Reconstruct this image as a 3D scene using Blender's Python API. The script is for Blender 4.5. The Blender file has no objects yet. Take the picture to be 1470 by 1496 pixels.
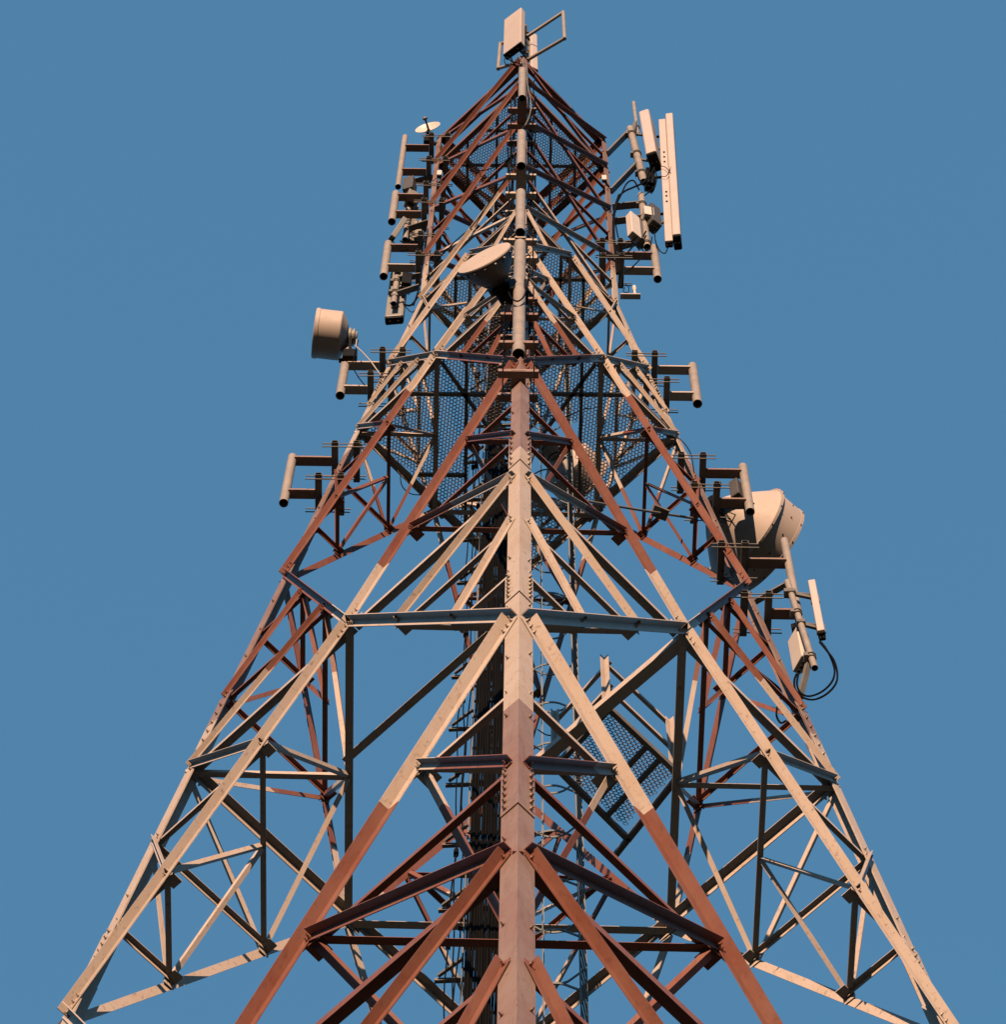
import bpy, bmesh, math, random
from mathutils import Vector, Matrix
random.seed(7)
S = bpy.context.scene
COL = S.collection
R = math.radians

# ------------------------------------------------------------------ camera, sky, sun, exposure
EYE = 1.6                                   # eye height above the ground
P_, YAW, ROLL = 1.20624260, -0.01102616, 0.02416939
FWD = Vector((math.cos(P_)*math.sin(YAW), math.cos(P_)*math.cos(YAW), math.sin(P_)))
_r = Vector((math.cos(YAW), -math.sin(YAW), 0)); _u = _r.cross(FWD)
RGT = math.cos(ROLL)*_r + math.sin(ROLL)*_u
UPV = -math.sin(ROLL)*_r + math.cos(ROLL)*_u
CAMLOC = Vector((0, -20, EYE))
FPX = 5000.0                                # focal length in photograph pixels (1470 x 1496)
cd = bpy.data.cameras.new('camera'); cam = bpy.data.objects.new('camera', cd); COL.objects.link(cam)
cd.sensor_fit = 'VERTICAL'; cd.sensor_height = 36.0; cd.sensor_width = 36.0; cd.lens = FPX/1496*36
cd.clip_start = 0.1; cd.clip_end = 6000
m = Matrix((RGT, UPV, -FWD)).transposed().to_4x4(); m.translation = CAMLOC
cam.matrix_world = m
S.camera = cam

SUN_EL, SUN_AZ = R(11), R(8)                # low evening sun behind the viewer, a little to the left
sun_vec = Vector((-math.sin(SUN_AZ)*math.cos(SUN_EL), -math.cos(SUN_AZ)*math.cos(SUN_EL), math.sin(SUN_EL)))
w = bpy.data.worlds.new('World'); S.world = w; w.use_nodes = True
nt = w.node_tree; nt.nodes.clear()
sky = nt.nodes.new('ShaderNodeTexSky'); sky.sky_type = 'NISHITA'; sky.sun_disc = False
sky.sun_elevation = SUN_EL; sky.sun_rotation = math.pi + SUN_AZ
sky.altitude = 50; sky.air_density = 1.0; sky.dust_density = 0.2; sky.ozone_density = 1.0
gmn = nt.nodes.new('ShaderNodeGamma'); gmn.inputs['Gamma'].default_value = 0.26    # clear even evening sky, little glare round the sun
hs = nt.nodes.new('ShaderNodeMix'); hs.data_type = 'RGBA'; hs.blend_type = 'MULTIPLY'; hs.inputs[0].default_value = 1.0
hs.inputs[7].default_value = (0.83, 1.99, 3.10, 1)
bg = nt.nodes.new('ShaderNodeBackground'); bg.inputs['Strength'].default_value = 0.0685
ow = nt.nodes.new('ShaderNodeOutputWorld')
nt.links.new(sky.outputs[0], gmn.inputs[0]); nt.links.new(gmn.outputs[0], hs.inputs[6]); nt.links.new(hs.outputs[2], bg.inputs[0]); nt.links.new(bg.outputs[0], ow.inputs[0])
sl = bpy.data.lights.new('sun', 'SUN'); sl.energy = 4.9; sl.angle = R(0.55); sl.color = (1.0, 0.63, 0.405)
so = bpy.data.objects.new('sun', sl); COL.objects.link(so); so.location = (0, -60, 40)
so.rotation_euler = (-sun_vec).to_track_quat('-Z', 'Y').to_euler()
S.view_settings.view_transform = 'Standard'; S.view_settings.look = 'None'
S.view_settings.exposure = 0.81
S.cycles.diffuse_bounces = 1; S.cycles.glossy_bounces = 1; S.cycles.sample_clamp_indirect = 0.02; S.view_settings.gamma = 1.0
S.render.resolution_x = 1007; S.render.resolution_y = 1024

# ------------------------------------------------------------------ picking points: a photo pixel and a real depth give a point
def _ray(px, py):
    return FWD + RGT*((px-735)/FPX) - UPV*((py-748)/FPX)
def at(px, py, Y=0.0):
    d = _ray(px, py); return CAMLOC + d*((Y+20)/d.y)
def atx(px, py, X):
    d = _ray(px, py); return CAMLOC + d*(X/d.x) if abs(X) > 1e-6 else None
def ath(px, py, h):
    d = _ray(px, py); return CAMLOC + d*(h/d.z)
def W(x, y, h): return Vector((x, y, h+EYE))

# ------------------------------------------------------------------ materials
def mat(name, rough=0.5, metal=0.0):
    mt = bpy.data.materials.new(name); mt.use_nodes = True
    n = mt.node_tree.nodes; b = n['Principled BSDF']
    b.inputs['Roughness'].default_value = rough; b.inputs['Metallic'].default_value = metal
    return mt, mt.node_tree, b
def nd(t, typ, **kw):
    n = t.nodes.new(typ)
    for k, v in kw.items(): setattr(n, k, v)
    return n
def mth(t, op, a, b=None):
    n = nd(t, 'ShaderNodeMath', operation=op)
    for i, v in enumerate((a, b)):
        if v is None: continue
        if isinstance(v, (int, float)): n.inputs[i].default_value = v
        else: t.links.new(v, n.inputs[i])
    return n.outputs[0]
def mix(t, fac, a, b, bt='MIX'):
    n = nd(t, 'ShaderNodeMix', data_type='RGBA', blend_type=bt)
    for s, v in ((0, fac), (6, a), (7, b)):
        if isinstance(v, (int, float)): n.inputs[s].default_value = v
        elif isinstance(v, tuple): n.inputs[s].default_value = (*v, 1)
        else: t.links.new(v, n.inputs[s])
    return n.outputs[2]
def noise(t, scale, detail=4, vec=None, rough=0.6):
    n = nd(t, 'ShaderNodeTexNoise'); n.inputs['Scale'].default_value = scale; n.inputs['Detail'].default_value = detail
    n.inputs['Roughness'].default_value = rough
    if vec is not None: t.links.new(vec, n.inputs['Vector'])
    return n.outputs['Fac']
def ramp(t, fac, a, b):
    n = nd(t, 'ShaderNodeMapRange', clamp=True); n.inputs['From Min'].default_value = a; n.inputs['From Max'].default_value = b
    t.links.new(fac, n.inputs['Value']); return n.outputs[0]

def banded(name, red, white, var):
    mt, t, b = mat(name, 0.52)
    geo = nd(t, 'ShaderNodeNewGeometry'); sep = nd(t, 'ShaderNodeSeparateXYZ'); t.links.new(geo.outputs['Position'], sep.inputs[0])
    oi = nd(t, 'ShaderNodeObjectInfo')
    edge = noise(t, 9, 2, geo.outputs['Position'])
    z = mth(t, 'ADD', sep.outputs[2], mth(t, 'MULTIPLY', mth(t, 'SUBTRACT', edge, 0.5), 0.05))
    k = mth(t, 'FLOOR', mth(t, 'DIVIDE', mth(t, 'SUBTRACT', z, 32.35+EYE-22.6), 11.3))
    odd = mth(t, 'MODULO', k, 2.0)                         # 0: white band, 1: red band
    v = mth(t, 'ADD', 1.0-var/2, mth(t, 'MULTIPLY', oi.outputs['Random'], var))
    big = noise(t, 1.3, 5, geo.outputs['Position']); fine = noise(t, 14, 5, geo.outputs['Position'])
    mp = nd(t, 'ShaderNodeMapping'); mp.inputs['Scale'].default_value = (9, 9, 0.7); t.links.new(geo.outputs['Position'], mp.inputs[0])
    streak = noise(t, 1.6, 6, mp.outputs[0], 0.7)
    wh = mix(t, ramp(t, big, 0.42, 0.75), white, tuple(c*f for c, f in zip(white, (0.90, 0.84, 0.76))))
    wh = mix(t, mth(t, 'MULTIPLY', ramp(t, streak, 0.54, 0.76), 0.55), wh, tuple(c*f for c, f in zip(white, (0.66, 0.52, 0.42))))
    rd = mix(t, ramp(t, big, 0.35, 0.72), red, tuple(min(1, c*f+0.02) for c, f in zip(red, (1.12, 1.35, 1.4))))
    rd = mix(t, mth(t, 'MULTIPLY', ramp(t, streak, 0.52, 0.76), 0.6), rd, tuple(c*0.45 for c in red))
    c = mix(t, odd, wh, rd)
    c = mix(t, mth(t, 'MULTIPLY', ramp(t, fine, 0.57, 0.74), 0.65), c, (0.13, 0.075, 0.05))
    sc = nd(t, 'ShaderNodeVectorMath', operation='SCALE'); t.links.new(c, sc.inputs[0]); t.links.new(v, sc.inputs['Scale'])
    t.links.new(sc.outputs[0], b.inputs['Base Color'])
    t.links.new(mth(t, 'ADD', 0.42, mth(t, 'MULTIPLY', fine, 0.25)), b.inputs['Roughness'])
    return mt
M = {}
M['paint'] = banded('brace_paint', (0.156, 0.053, 0.032), (0.445, 0.388, 0.335), 0.24)
M['legpaint'] = banded('leg_paint', (0.196, 0.120, 0.094), (0.405, 0.35, 0.29), 0.05)
def simple(name, col, rough=0.5, metal=0.0, var=0.25, scale=3.0, dirt=(0.25, 0.2, 0.15), dirt_amt=0.3):
    mt, t, b = mat(name, rough, metal)
    geo = nd(t, 'ShaderNodeNewGeometry')
    f = noise(t, scale, 5, geo.outputs['Position']); f2 = noise(t, scale*6, 5, geo.outputs['Position'])
    c = mix(t, ramp(t, f, 0.35, 0.7), col, tuple(x*(1-var) for x in col))
    c = mix(t, mth(t, 'MULTIPLY', ramp(t, f2, 0.58, 0.8), dirt_amt), c, tuple(x*y*2 for x, y in zip(col, dirt)))
    t.links.new(c, b.inputs['Base Color'])
    t.links.new(mth(t, 'ADD', rough-0.08, mth(t, 'MULTIPLY', f2, 0.16)), b.inputs['Roughness'])
    return mt
M['white'] = simple('white_paint', (0.45, 0.385, 0.325), 0.5, 0.0, 0.15, 3)
M['galv'] = simple('galvanised_steel', (0.269, 0.245, 0.215), 0.55, 0.0, 0.25, 4)
M['galv_dark'] = simple('weathered_galvanised_steel', (0.134, 0.131, 0.118), 0.6, 0.0, 0.3, 4)
M['mesh'] = simple('expanded_metal', (0.202, 0.188, 0.168), 0.6, 0.0, 0.3, 5)
M['ladder'] = simple('ladder_steel', (0.15, 0.17, 0.17), 0.55, 0.0, 0.2, 4)
M['dish'] = simple('dish_paint', (0.385, 0.335, 0.295), 0.62, 0.0, 0.10, 1.5, dirt_amt=0.15)
M['dish_dark'] = simple('dish_back_plastic', (0.067, 0.064, 0.057), 0.5, 0.0, 0.2, 2)
M['radome'] = simple('antenna_radome', (0.450, 0.402, 0.361), 0.4, 0.0, 0.08, 2, dirt_amt=0.12)
M['radome_grey'] = simple('grey_radome', (0.222, 0.222, 0.202), 0.45, 0.0, 0.15, 2)
M['black'] = simple('black_plastic', (0.012, 0.012, 0.011), 0.5, 0.0, 0.2, 3)
M['cable'] = simple('cable_rubber', (0.0030, 0.0032, 0.003), 0.7, 0.0, 0.2, 3)
for k_ in ('cable', 'black'): M[k_].node_tree.nodes['Principled BSDF'].inputs['Specular IOR Level'].default_value = 0.06
M['bolt'] = simple('bolt_steel', (0.134, 0.087, 0.060), 0.5, 0.0, 0.3, 6)
M['darkred'] = simple('shelf_red', (0.148, 0.047, 0.034), 0.55, 0.0, 0.2, 3)
M['box'] = simple('light_box_plastic', (0.538, 0.497, 0.444), 0.4, 0.0, 0.06, 3)
g, t, b = mat('ground', 0.95)
geo = nd(t, 'ShaderNodeNewGeometry')
t.links.new(mix(t, ramp(t, noise(t, 0.15, 8, geo.outputs['Position']), 0.4, 0.65), (0.019, 0.023, 0.010), (0.035, 0.029, 0.019)), b.inputs['Base Color'])
M['ground'] = g

# ------------------------------------------------------------------ mesh building
def cr(p, n=6):                               # smooth curve through points
    p = [Vector(x) for x in p]; q = [p[0]*2-p[1]]+p+[p[-1]*2-p[-2]]; out = []
    for k in range(1, len(q)-2):
        for i in range(n):
            t = i/n; a, b, c, d = q[k-1:k+3]
            out.append(0.5*((2*b)+(c-a)*t+(2*a-5*b+4*c-d)*t*t+(3*b-a-3*c+d)*t**3))
    return out+[p[-1]]
class MB:
    def __init__(s): s.v = []; s.f = []; s.smooth = []
    def add(s, vs, fs, smooth=False):
        o = len(s.v); s.v += [tuple(v) for v in vs]
        for f in fs: s.f.append(tuple(o+i for i in f)); s.smooth.append(smooth)
    def box(s, c, ax, ay, az, bev=0.0):           # c centre, ax/ay/az half-extent vectors
        c = Vector(c)
        if bev <= 0:
            vs = [c+ax*i+ay*j+az*k for k in (-1, 1) for j in (-1, 1) for i in (-1, 1)]
            s.add(vs, [(0, 2, 3, 1), (4, 5, 7, 6), (0, 1, 5, 4), (2, 6, 7, 3), (0, 4, 6, 2), (1, 3, 7, 5)])
        else:                                     # box with rounded long edges (along az)
            n = 4; pts = []
            ux, uy = ax.normalized(), ay.normalized(); lx, ly = ax.length, ay.length
            for qx, qy, a0 in ((1, 1, 0), (-1, 1, 90), (-1, -1, 180), (1, -1, 270)):
                for i in range(n+1):
                    a = R(a0+90*i/n)
                    pts.append(ux*(qx*(lx-bev)+bev*math.cos(a)) + uy*(qy*(ly-bev)+bev*math.sin(a)))
            N = len(pts); uz = az.normalized()
            rings = []
            for zc, k in ((-1, 0.0), (-1, 1.0), (1, 1.0), (1, 0.0)):
                e = bev*0.5
                off = az*zc - uz*zc*(e if k == 1.0 else 0)
                sc = 1.0 if k == 1.0 else 1-e/max(lx, ly)*1.2
                rings.append([c+p*sc+off for p in pts])
            vs = sum(rings, []); fs = []
            for r_ in range(3):
                for i in range(N): fs.append((r_*N+i, r_*N+(i+1) % N, (r_+1)*N+(i+1) % N, (r_+1)*N+i))
            fs.append(tuple(reversed(range(N)))); fs.append(tuple(3*N+i for i in range(N)))
            s.add(vs, fs)
    def bar(s, a, b, side, w, h):                 # rectangular bar a->b, full width w along side, h along the other
        a, b = Vector(a), Vector(b); d = (b-a); L = d.length; d.normalize()
        sd = (Vector(side)-d*Vector(side).dot(d)).normalized(); up = d.cross(sd)
        s.box((a+b)/2, sd*(w/2), up*(h/2), d*(L/2))
    def ring(s, c, ax, ay, n): return [c+ax*math.cos(2*math.pi*i/n)+ay*math.sin(2*math.pi*i/n) for i in range(n)]
    def tube(s, pts, r, n=10, cap=True):
        pts = [Vector(p) for p in pts]; rings = []; prev = None
        for i, p in enumerate(pts):
            d = (pts[min(i+1, len(pts)-1)]-pts[max(i-1, 0)]).normalized()
            if prev is None:
                a = Vector((0, 0, 1)) if abs(d.z) < 0.9 else Vector((1, 0, 0)); ux = d.cross(a).normalized()
            else: ux = (prev-d*prev.dot(d)).normalized()
            prev = ux; uy = d.cross(ux)
            rings.append(s.ring(p, ux*r, uy*r, n))
        vs = sum(rings, []); fs = []
        for k in range(len(pts)-1):
            for i in range(n): fs.append((k*n+i, k*n+(i+1) % n, (k+1)*n+(i+1) % n, (k+1)*n+i))
        s.add(vs, fs, True)
        if cap:
            s.add(rings[0], [tuple(reversed(range(n)))]); s.add(rings[-1], [tuple(range(n))])
    def pipe(s, a, b, r, t=0.012, n=20):          # open pipe with a wall
        a, b = Vector(a), Vector(b); d = (b-a).normalized()
        k = Vector((1, 0, 0)) if abs(d.x) < 0.9 else Vector((0, 1, 0)); ux = d.cross(k).normalized(); uy = d.cross(ux)
        R4 = [s.ring(a, ux*r, uy*r, n), s.ring(b, ux*r, uy*r, n), s.ring(b, ux*(r-t), uy*(r-t), n), s.ring(a, ux*(r-t), uy*(r-t), n)]
        vs = sum(R4, [])
        for q, sm in ((0, True), (1, False), (2, True), (3, False)):
            s.add(R4[q]+R4[(q+1) % 4], [(i, (i+1) % n, n+(i+1) % n, n+i) for i in range(n)], sm)
        mid = a+(b-a)*0.55
        s.add(s.ring(mid, ux*(r-t), uy*(r-t), n), [tuple(range(n))])
    def lathe(s, o, axis, prof, n=40, smooth=True, caps=(True, True)):   # prof: (along, radius)
        o = Vector(o); d = Vector(axis).normalized()
        k = Vector((0, 0, 1)) if abs(d.z) < 0.9 else Vector((1, 0, 0)); ux = d.cross(k).normalized(); uy = d.cross(ux)
        rings = [s.ring(o+d*al, ux*r, uy*r, n) for al, r in prof]
        for q in range(len(prof)-1):
            s.add(rings[q]+rings[q+1], [(i, n+i, n+(i+1) % n, (i+1) % n) for i in range(n)], smooth)
        if caps[0]: s.add(rings[0], [tuple(range(n))])
        if caps[1]: s.add(rings[-1], [tuple(reversed(range(n)))])
    def bolt(s, p, n, r=0.021, h=0.026):
        p = Vector(p); n = Vector(n).normalized()
        s.lathe(p, n, [(0, r*1.35), (0.006, r*1.35), (0.006, r), (h*0.7, r), (h, r*0.8)], 6, False, (False, True))
        s.lathe(p, n, [(h, r*0.5), (h+0.02, r*0.45)], 6, False, (False, True))
    def build(s, name, material, parent=None, label=None):
        me = bpy.data.meshes.new(name); org = parent_world(parent)
        me.from_pydata([(x-org.x, y-org.y, z-org.z) for x, y, z in s.v], [], s.f)
        me.polygons.foreach_set('use_smooth', s.smooth)
        me.update(); me.materials.append(material)
        o = bpy.data.objects.new(name, me); COL.objects.link(o)
        if parent is not None: o.parent = parent
        if label: o['label'] = label
        return o
def parent_world(p):
    v = Vector((0, 0, 0))
    while p is not None: v += p.location; p = p.parent
    return v
def fix_normals(o):
    bm = bmesh.new(); bm.from_mesh(o.data); bmesh.ops.recalc_face_normals(bm, faces=bm.faces); bm.to_mesh(o.data); bm.free()
def thing(name, label, cat, loc=(0, 0, 0), group=None):
    o = bpy.data.objects.new(name, None); o.empty_display_size = 0.3; COL.objects.link(o); o.location = loc
    o['label'] = label; o['category'] = cat
    if group: o['group'] = group
    return o
def tag(o, label, cat, group=None):
    o['label'] = label; o['category'] = cat
    if group: o['group'] = group
    return o

# ------------------------------------------------------------------ ground
gm = MB(); n_ = 96
gm.add(gm.ring(Vector((0, 0, 0)), Vector((2500, 0, 0)), Vector((0, 2500, 0)), n_), [tuple(range(n_))])
go = gm.build('ground', M['ground']); go['kind'] = 'structure'

hm_ = MB(); n_ = 240; rows = []  # unseen ring of high ground, added to block low sky light on the undersides
for el, rr in ((0.0, 900), (0.35, 1050), (0.75, 1200), (1.0, 1330), (0.6, 1600), (0.0, 2000)):
    rows.append([])
    for k in range(n_):
        a = 2*math.pi*k/n_
        top = 185+28*math.sin(3*a+.6)+17*math.sin(7*a+2)+9*math.sin(17*a)+6*math.sin(41*a+1)
        rows[-1].append(Vector((rr*math.cos(a), rr*math.sin(a), top*el-2)))
for r0, r1 in zip(rows, rows[1:]):
    hm_.add(r0+r1, [(k, (k+1) % n_, n_+(k+1) % n_, n_+k) for k in range(n_)], True)
ho = hm_.build('added_horizon_blocker', M['ground']); ho['kind'] = 'structure'

# ------------------------------------------------------------------ the tower
PSI = 0.008825994
ANG = {'N': -90, 'L': 180, 'R': 0, 'B': 90}
WAIST, TOP = 63.85, 76.35
def rad(h): return 9.358064-0.1160945*h if h < WAIST else 1.9455
def node(n, h):
    a = R(ANG[n])+PSI; return W(rad(h)*math.cos(a), rad(h)*math.sin(a), h)
def fpt(i, j, s, h):                         # point on the face between legs i and j
    return node(i, h).lerp(node(j, h), s)
def fnorm(i, j, h0, h1):
    a = node(j, h0)-node(i, h0); b_ = node(i, h1)-node(i, h0); n = a.cross(b_).normalized()
    mid = fpt(i, j, .5, h0); out = Vector((mid.x, mid.y, 0))
    return n if n.dot(out) > 0 else -n
tower = thing('lattice_tower', 'tall red and white banded steel lattice tower of four tapering legs', 'tower', (0, 0, 0))
cnt = [0]
def angle(mb, A, B, n, w, t=0.012, mode='out', bolts=0, w2=None, base=0.003):
    A, B, n = Vector(A), Vector(B), Vector(n).normalized()
    d = (B-A).normalized(); n = (n-d*n.dot(d)).normalized(); p = n.cross(d)
    if p.z < 0: p = -p
    w2 = w2 or w; cnt[0] += 1
    o = base + (cnt[0] % 11)*0.0011
    if mode == 'out':                        # web flat on the face, flange standing out along the upper edge
        prof = [(w/2, o), (w/2, o+w2), (w/2-t, o+w2), (w/2-t, o+t), (-w/2, o+t), (-w/2, o)]
    else:                                    # bolted inside, flange pointing in along the upper edge
        i = -0.022-o
        prof = [(w/2, i), (w/2, i-w2), (w/2-t, i-w2), (w/2-t, i-t), (-w/2, i-t), (-w/2, i)]
    vs = [Q+p*a+n*c for Q in (A, B) for a, c in prof]
    fs = [(i, (i+1) % 6, 6+(i+1) % 6, 6+i) for i in range(6)] + [(3, 2, 1, 0), (5, 4, 3, 0), (6, 7, 8, 9), (6, 9, 10, 11)]
    mb.add(vs, fs)
    if bolts:
        for Q, sg in ((A, 1), (B, -1)):
            for k in range(bolts):
                mb.bolt(Q+d*sg*(0.07+0.11*k)-p*0.1*w+n*(o+t if mode == 'out' else -0.018), n, 0.02)
def member(name, A, B, n, w, mode='out', trim=(0.0, 0.0), bolts=0, t=0.012, kids=None):
    A, B = Vector(A), Vector(B); d = (B-A).normalized()
    mb = MB(); angle(mb, A+d*trim[0], B-d*trim[1], n, w, t, mode, bolts)
    o = mb.build(name, M['paint'], tower); fix_normals(o); return o

def legw(h): return 0.22 if h < 36.4 else 0.205 if h < 42.9 else 0.185 if h < 50 else 0.165 if h < 58 else 0.14
# legs, with bolted splice covers
for L_ in 'NLRB':
    nb = {'N': 'LR', 'L': 'NB', 'R': 'NB', 'B': 'LR'}[L_]
    e = [(node(k, 50)-node(L_, 50)).normalized() for k in nb]
    mb = MB()
    brk = [-EYE, 14, 21.5, 29.0, 36.4, 42.9, 50, 58, WAIST, 70.5, TOP]
    for h0, h1 in zip(brk, brk[1:]):
        wd = legw((h0+h1)/2); tt = 0.020
        vs = []
        for h in (h0, h1):
            c = node(L_, h)
            vs += [c, c+e[0]*wd, c+e[0]*wd+e[1]*tt, c+e[0]*tt+e[1]*tt, c+e[1]*wd+e[0]*tt, c+e[1]*wd]
        mb.add(vs, [(i, (i+1) % 6, 6+(i+1) % 6, 6+i) for i in range(6)] + [(3, 2, 1, 0), (5, 4, 3, 0), (6, 7, 8, 9), (6, 9, 10, 11)])
    for h in range(8, 76, 2):                # step-bolts left off below; odd single bolts along both flanges
        for q in (0, 1):
            hh = h+0.35*random.random(); c = node(L_, hh)+e[q]*legw(hh)*0.72
            mb.bolt(c, -e[1-q], 0.017)
    leg_o = mb.build('leg', M['legpaint'], tower); fix_normals(leg_o)
    for hs_, ln in ((21.6, 1.1), (29.1, 1.15), (36.45, 1.05), (42.95, 1.7), (50.1, 0.8), (58.1, 0.9)):
        sp = MB(); wd = legw(hs_-1)+0.012; o_ = 0.014
        vs = []
        for h in (hs_-0.05, hs_+ln):
            c = node(L_, h)-(e[0]+e[1])*o_
            vs += [c, c+e[0]*wd, c+e[0]*wd+e[1]*(o_-0.002), c+(e[0]+e[1])*(o_-0.002), c+e[1]*wd+e[0]*(o_-0.002), c+e[1]*wd]
        sp.add(vs, [(i, (i+1) % 6, 6+(i+1) % 6, 6+i) for i in range(6)] + [(3, 2, 1, 0), (5, 4, 3, 0), (6, 7, 8, 9), (6, 9, 10, 11)])
        for q in (0, 1):
            for k in range(6):
                h = hs_+0.06+(ln-0.2)*k/5
                c = node(L_, h)-(e[0]+e[1])*(o_-.002)+e[q]*wd*0.70
                sp.bolt(c, -e[1-q], 0.024, 0.03)
        so_ = sp.build('splice_plate', M['legpaint'], leg_o); fix_normals(so_)

FACES = (('N', 'L'), ('N', 'R'), ('L', 'B'), ('R', 'B'))
HALF = []                                    # (corner, other, face normal key)
for i, j in FACES: HALF += [(i, j), (j, i)]
NB = {'N': 'LR', 'L': 'NB', 'R': 'NB', 'B': 'LR'}
# mid levels carry the node on the face, corner levels the nodes on the legs
MIDS = {'w': WAIST, 'b2': 56.14, 'b': 42.23, 'd': 27.86, 'f': 12.2}
CORN = {'a2': 59.74, 'a': 49.34, 'c': 35.42, 'e': 20.1, 'g': 3.4}
LOWER = (('w', 'a2', .088, .055), ('b2', 'a', .10, .063), ('b', 'c', .122, .08), ('d', 'e', .155, .10), ('f', 'g', .2, 0))
UPPER = (('a2', 'b2', .093, .056), ('a', 'b', .115, .07), ('c', 'd', .143, .093), ('e', 'f', .2, 0))
def mid(i, j, h): return fpt(i, j, .5, h)
hipD, hipE = {}, {}
sub_all = []                                 # secondary members collected first: (name, A, B, n, w, mode)
def sub(name, A, B, n, w, mode): sub_all.append((name, Vector(A), Vector(B), n, w, mode))
for up, lo, wd, ws in UPPER:
    hc, hm = CORN[up], MIDS[lo]
    for i, j in HALF:
        n = fnorm(i, j, hm, hc); C0, Mn, Cb = node(i, hc), mid(i, j, hm), node(i, hm)
        u = (node(j, hc)-node(i, hc)).normalized()
        member('main_diagonal', C0+u*0.07, Mn, n, wd, 'out', (0.0, 0.02), 3)
        if not ws: continue
        D = [C0.lerp(Mn, k/3) for k in (1, 2)]; Q = [C0.lerp(Cb, k/3)+u*0.1 for k in (1, 2, 3)]
        hipD[(i, j, lo)] = D
        if up == 'c' and i != 'N': continue
        if up == 'a' and i == 'B' : pass
        sub('sub_strut', Q[0], D[0], n, ws, 'in'); sub('sub_diagonal', D[0], Q[1], n, ws, 'out')
        sub('sub_strut', Q[1], D[1], n, ws, 'in'); sub('sub_diagonal', D[1], Q[2], n, ws*1.15, 'out')
for lo, dn, wd, ws in LOWER:
    hm, hc = MIDS[lo], CORN[dn]
    for i, j in HALF:
        n = fnorm(i, j, hc, hm); C0, Mn, Cb = node(i, hc), mid(i, j, hm), node(i, hm)
        u = (node(j, hc)-node(i, hc)).normalized()
        member('main_diagonal', Mn, C0+u*0.07, n, wd, 'out', (0.02, 0.0), 3)
        if not ws: continue
        if lo == 'w':
            E1 = C0.lerp(Mn, .5); hipE[(i, j, lo)] = [E1]
            sub('sub_diagonal', Cb+u*0.1, E1, n, ws, 'out'); sub('sub_strut', E1, C0.lerp(Cb, .5)+u*0.1, n, ws, 'in'); continue
        Ev = [Mn.lerp(C0, k/3) for k in (1, 2)]; P = [Cb.lerp(C0, k/3)+u*0.1 for k in (0, 1, 2)]
        hipE[(i, j, lo)] = Ev
        if lo == 'd' and i != 'N': continue
        if lo == 'b' and i == 'B': continue
        sub('sub_diagonal', P[0], Ev[0], n, ws*1.1, 'out'); sub('sub_strut', Ev[0], P[1], n, ws, 'in')
        sub('sub_diagonal', P[1], Ev[1], n, ws, 'out'); sub('sub_strut', Ev[1], P[2], n, ws, 'in')
# level struts at the mid levels
for k, h in MIDS.items():
    wd = {'w': .10, 'b2': .11, 'b': .13, 'd': .15, 'f': .18}[k]
    for i, j in FACES:
        n = fnorm(i, j, h-1.5, h-0.2); A, B = node(i, h), node(j, h); d = (B-A).normalized()
        for s0, s1 in ((0, .5), (.5, 1)):
            member('level_strut', A.lerp(B, s0)+d*(0.08 if s0 == 0 else 0.01), A.lerp(B, s1)-d*(0.08 if s1 == 1 else 0.01), n, wd, 'in', (0, 0), 2)
# plan bracing and hip bracing across every corner
ZUP = Vector((0, 0, 1))
def hip(name, A, B, w): sub_all.append((name, Vector(A), Vector(B), ZUP, w, 'hip'))
for k in ('w', 'b2', 'b', 'd'):
    h = MIDS[k]; wd = {'w': .065, 'b2': .09, 'b': .112, 'd': .135}[k]
    for c in 'NLRB':
        p, q = NB[c]
        MP, MQ = mid(c, p, h)-ZUP*0.09, mid(c, q, h)-ZUP*0.09
        G0 = (MP+MQ)/2
        vis = not (k == 'd' and c != 'N')
        if not vis: continue
        if c != 'N' or k == 'd': hip('plan_brace', MP, MQ, wd)
        if k != 'w' and (c != 'N' or k == 'd'): hip('plan_brace', G0, node(c, h)-ZUP*0.09, wd*.7)
        if (c, p, k) in hipE and not (k == 'b' and c == 'B'):
            E0, E1 = hipE[(c, p, k)], hipE[(c, q, k)]
            ws = wd*.68
            for a_ in (0, 1)[:len(E0)]:
                dz = ZUP*(.17 if c == 'N' else 0.0)
                hip('hip_strut', E0[a_]-dz, E1[a_]-dz, ws)
            if c != 'N': hip('hip_diagonal', G0, E0[0], ws*.9); hip('hip_diagonal', G0, E1[0], ws*.9)
            if len(E0) > 1:
                G1 = (E0[0]+E1[0])/2
                hip('hip_diagonal', G1, E0[1], ws*.85); hip('hip_diagonal', G1, E1[1], ws*.85)
        if (c, p, k) in hipD:
            D0, D1 = hipD[(c, p, k)], hipD[(c, q, k)]; ws = wd*.68
            for a_ in (0, 1): hip('hip_strut', D0[a_], D1[a_], ws)
            if c != 'N' or k == 'd': hip('hip_diagonal', G0, D0[1], ws*.9); hip('hip_diagonal', G0, D1[1], ws*.9)
            G1 = (D0[1]+D1[1])/2
            hip('hip_diagonal', G1, D0[0], ws*.85); hip('hip_diagonal', G1, D1[0], ws*.85)
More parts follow.
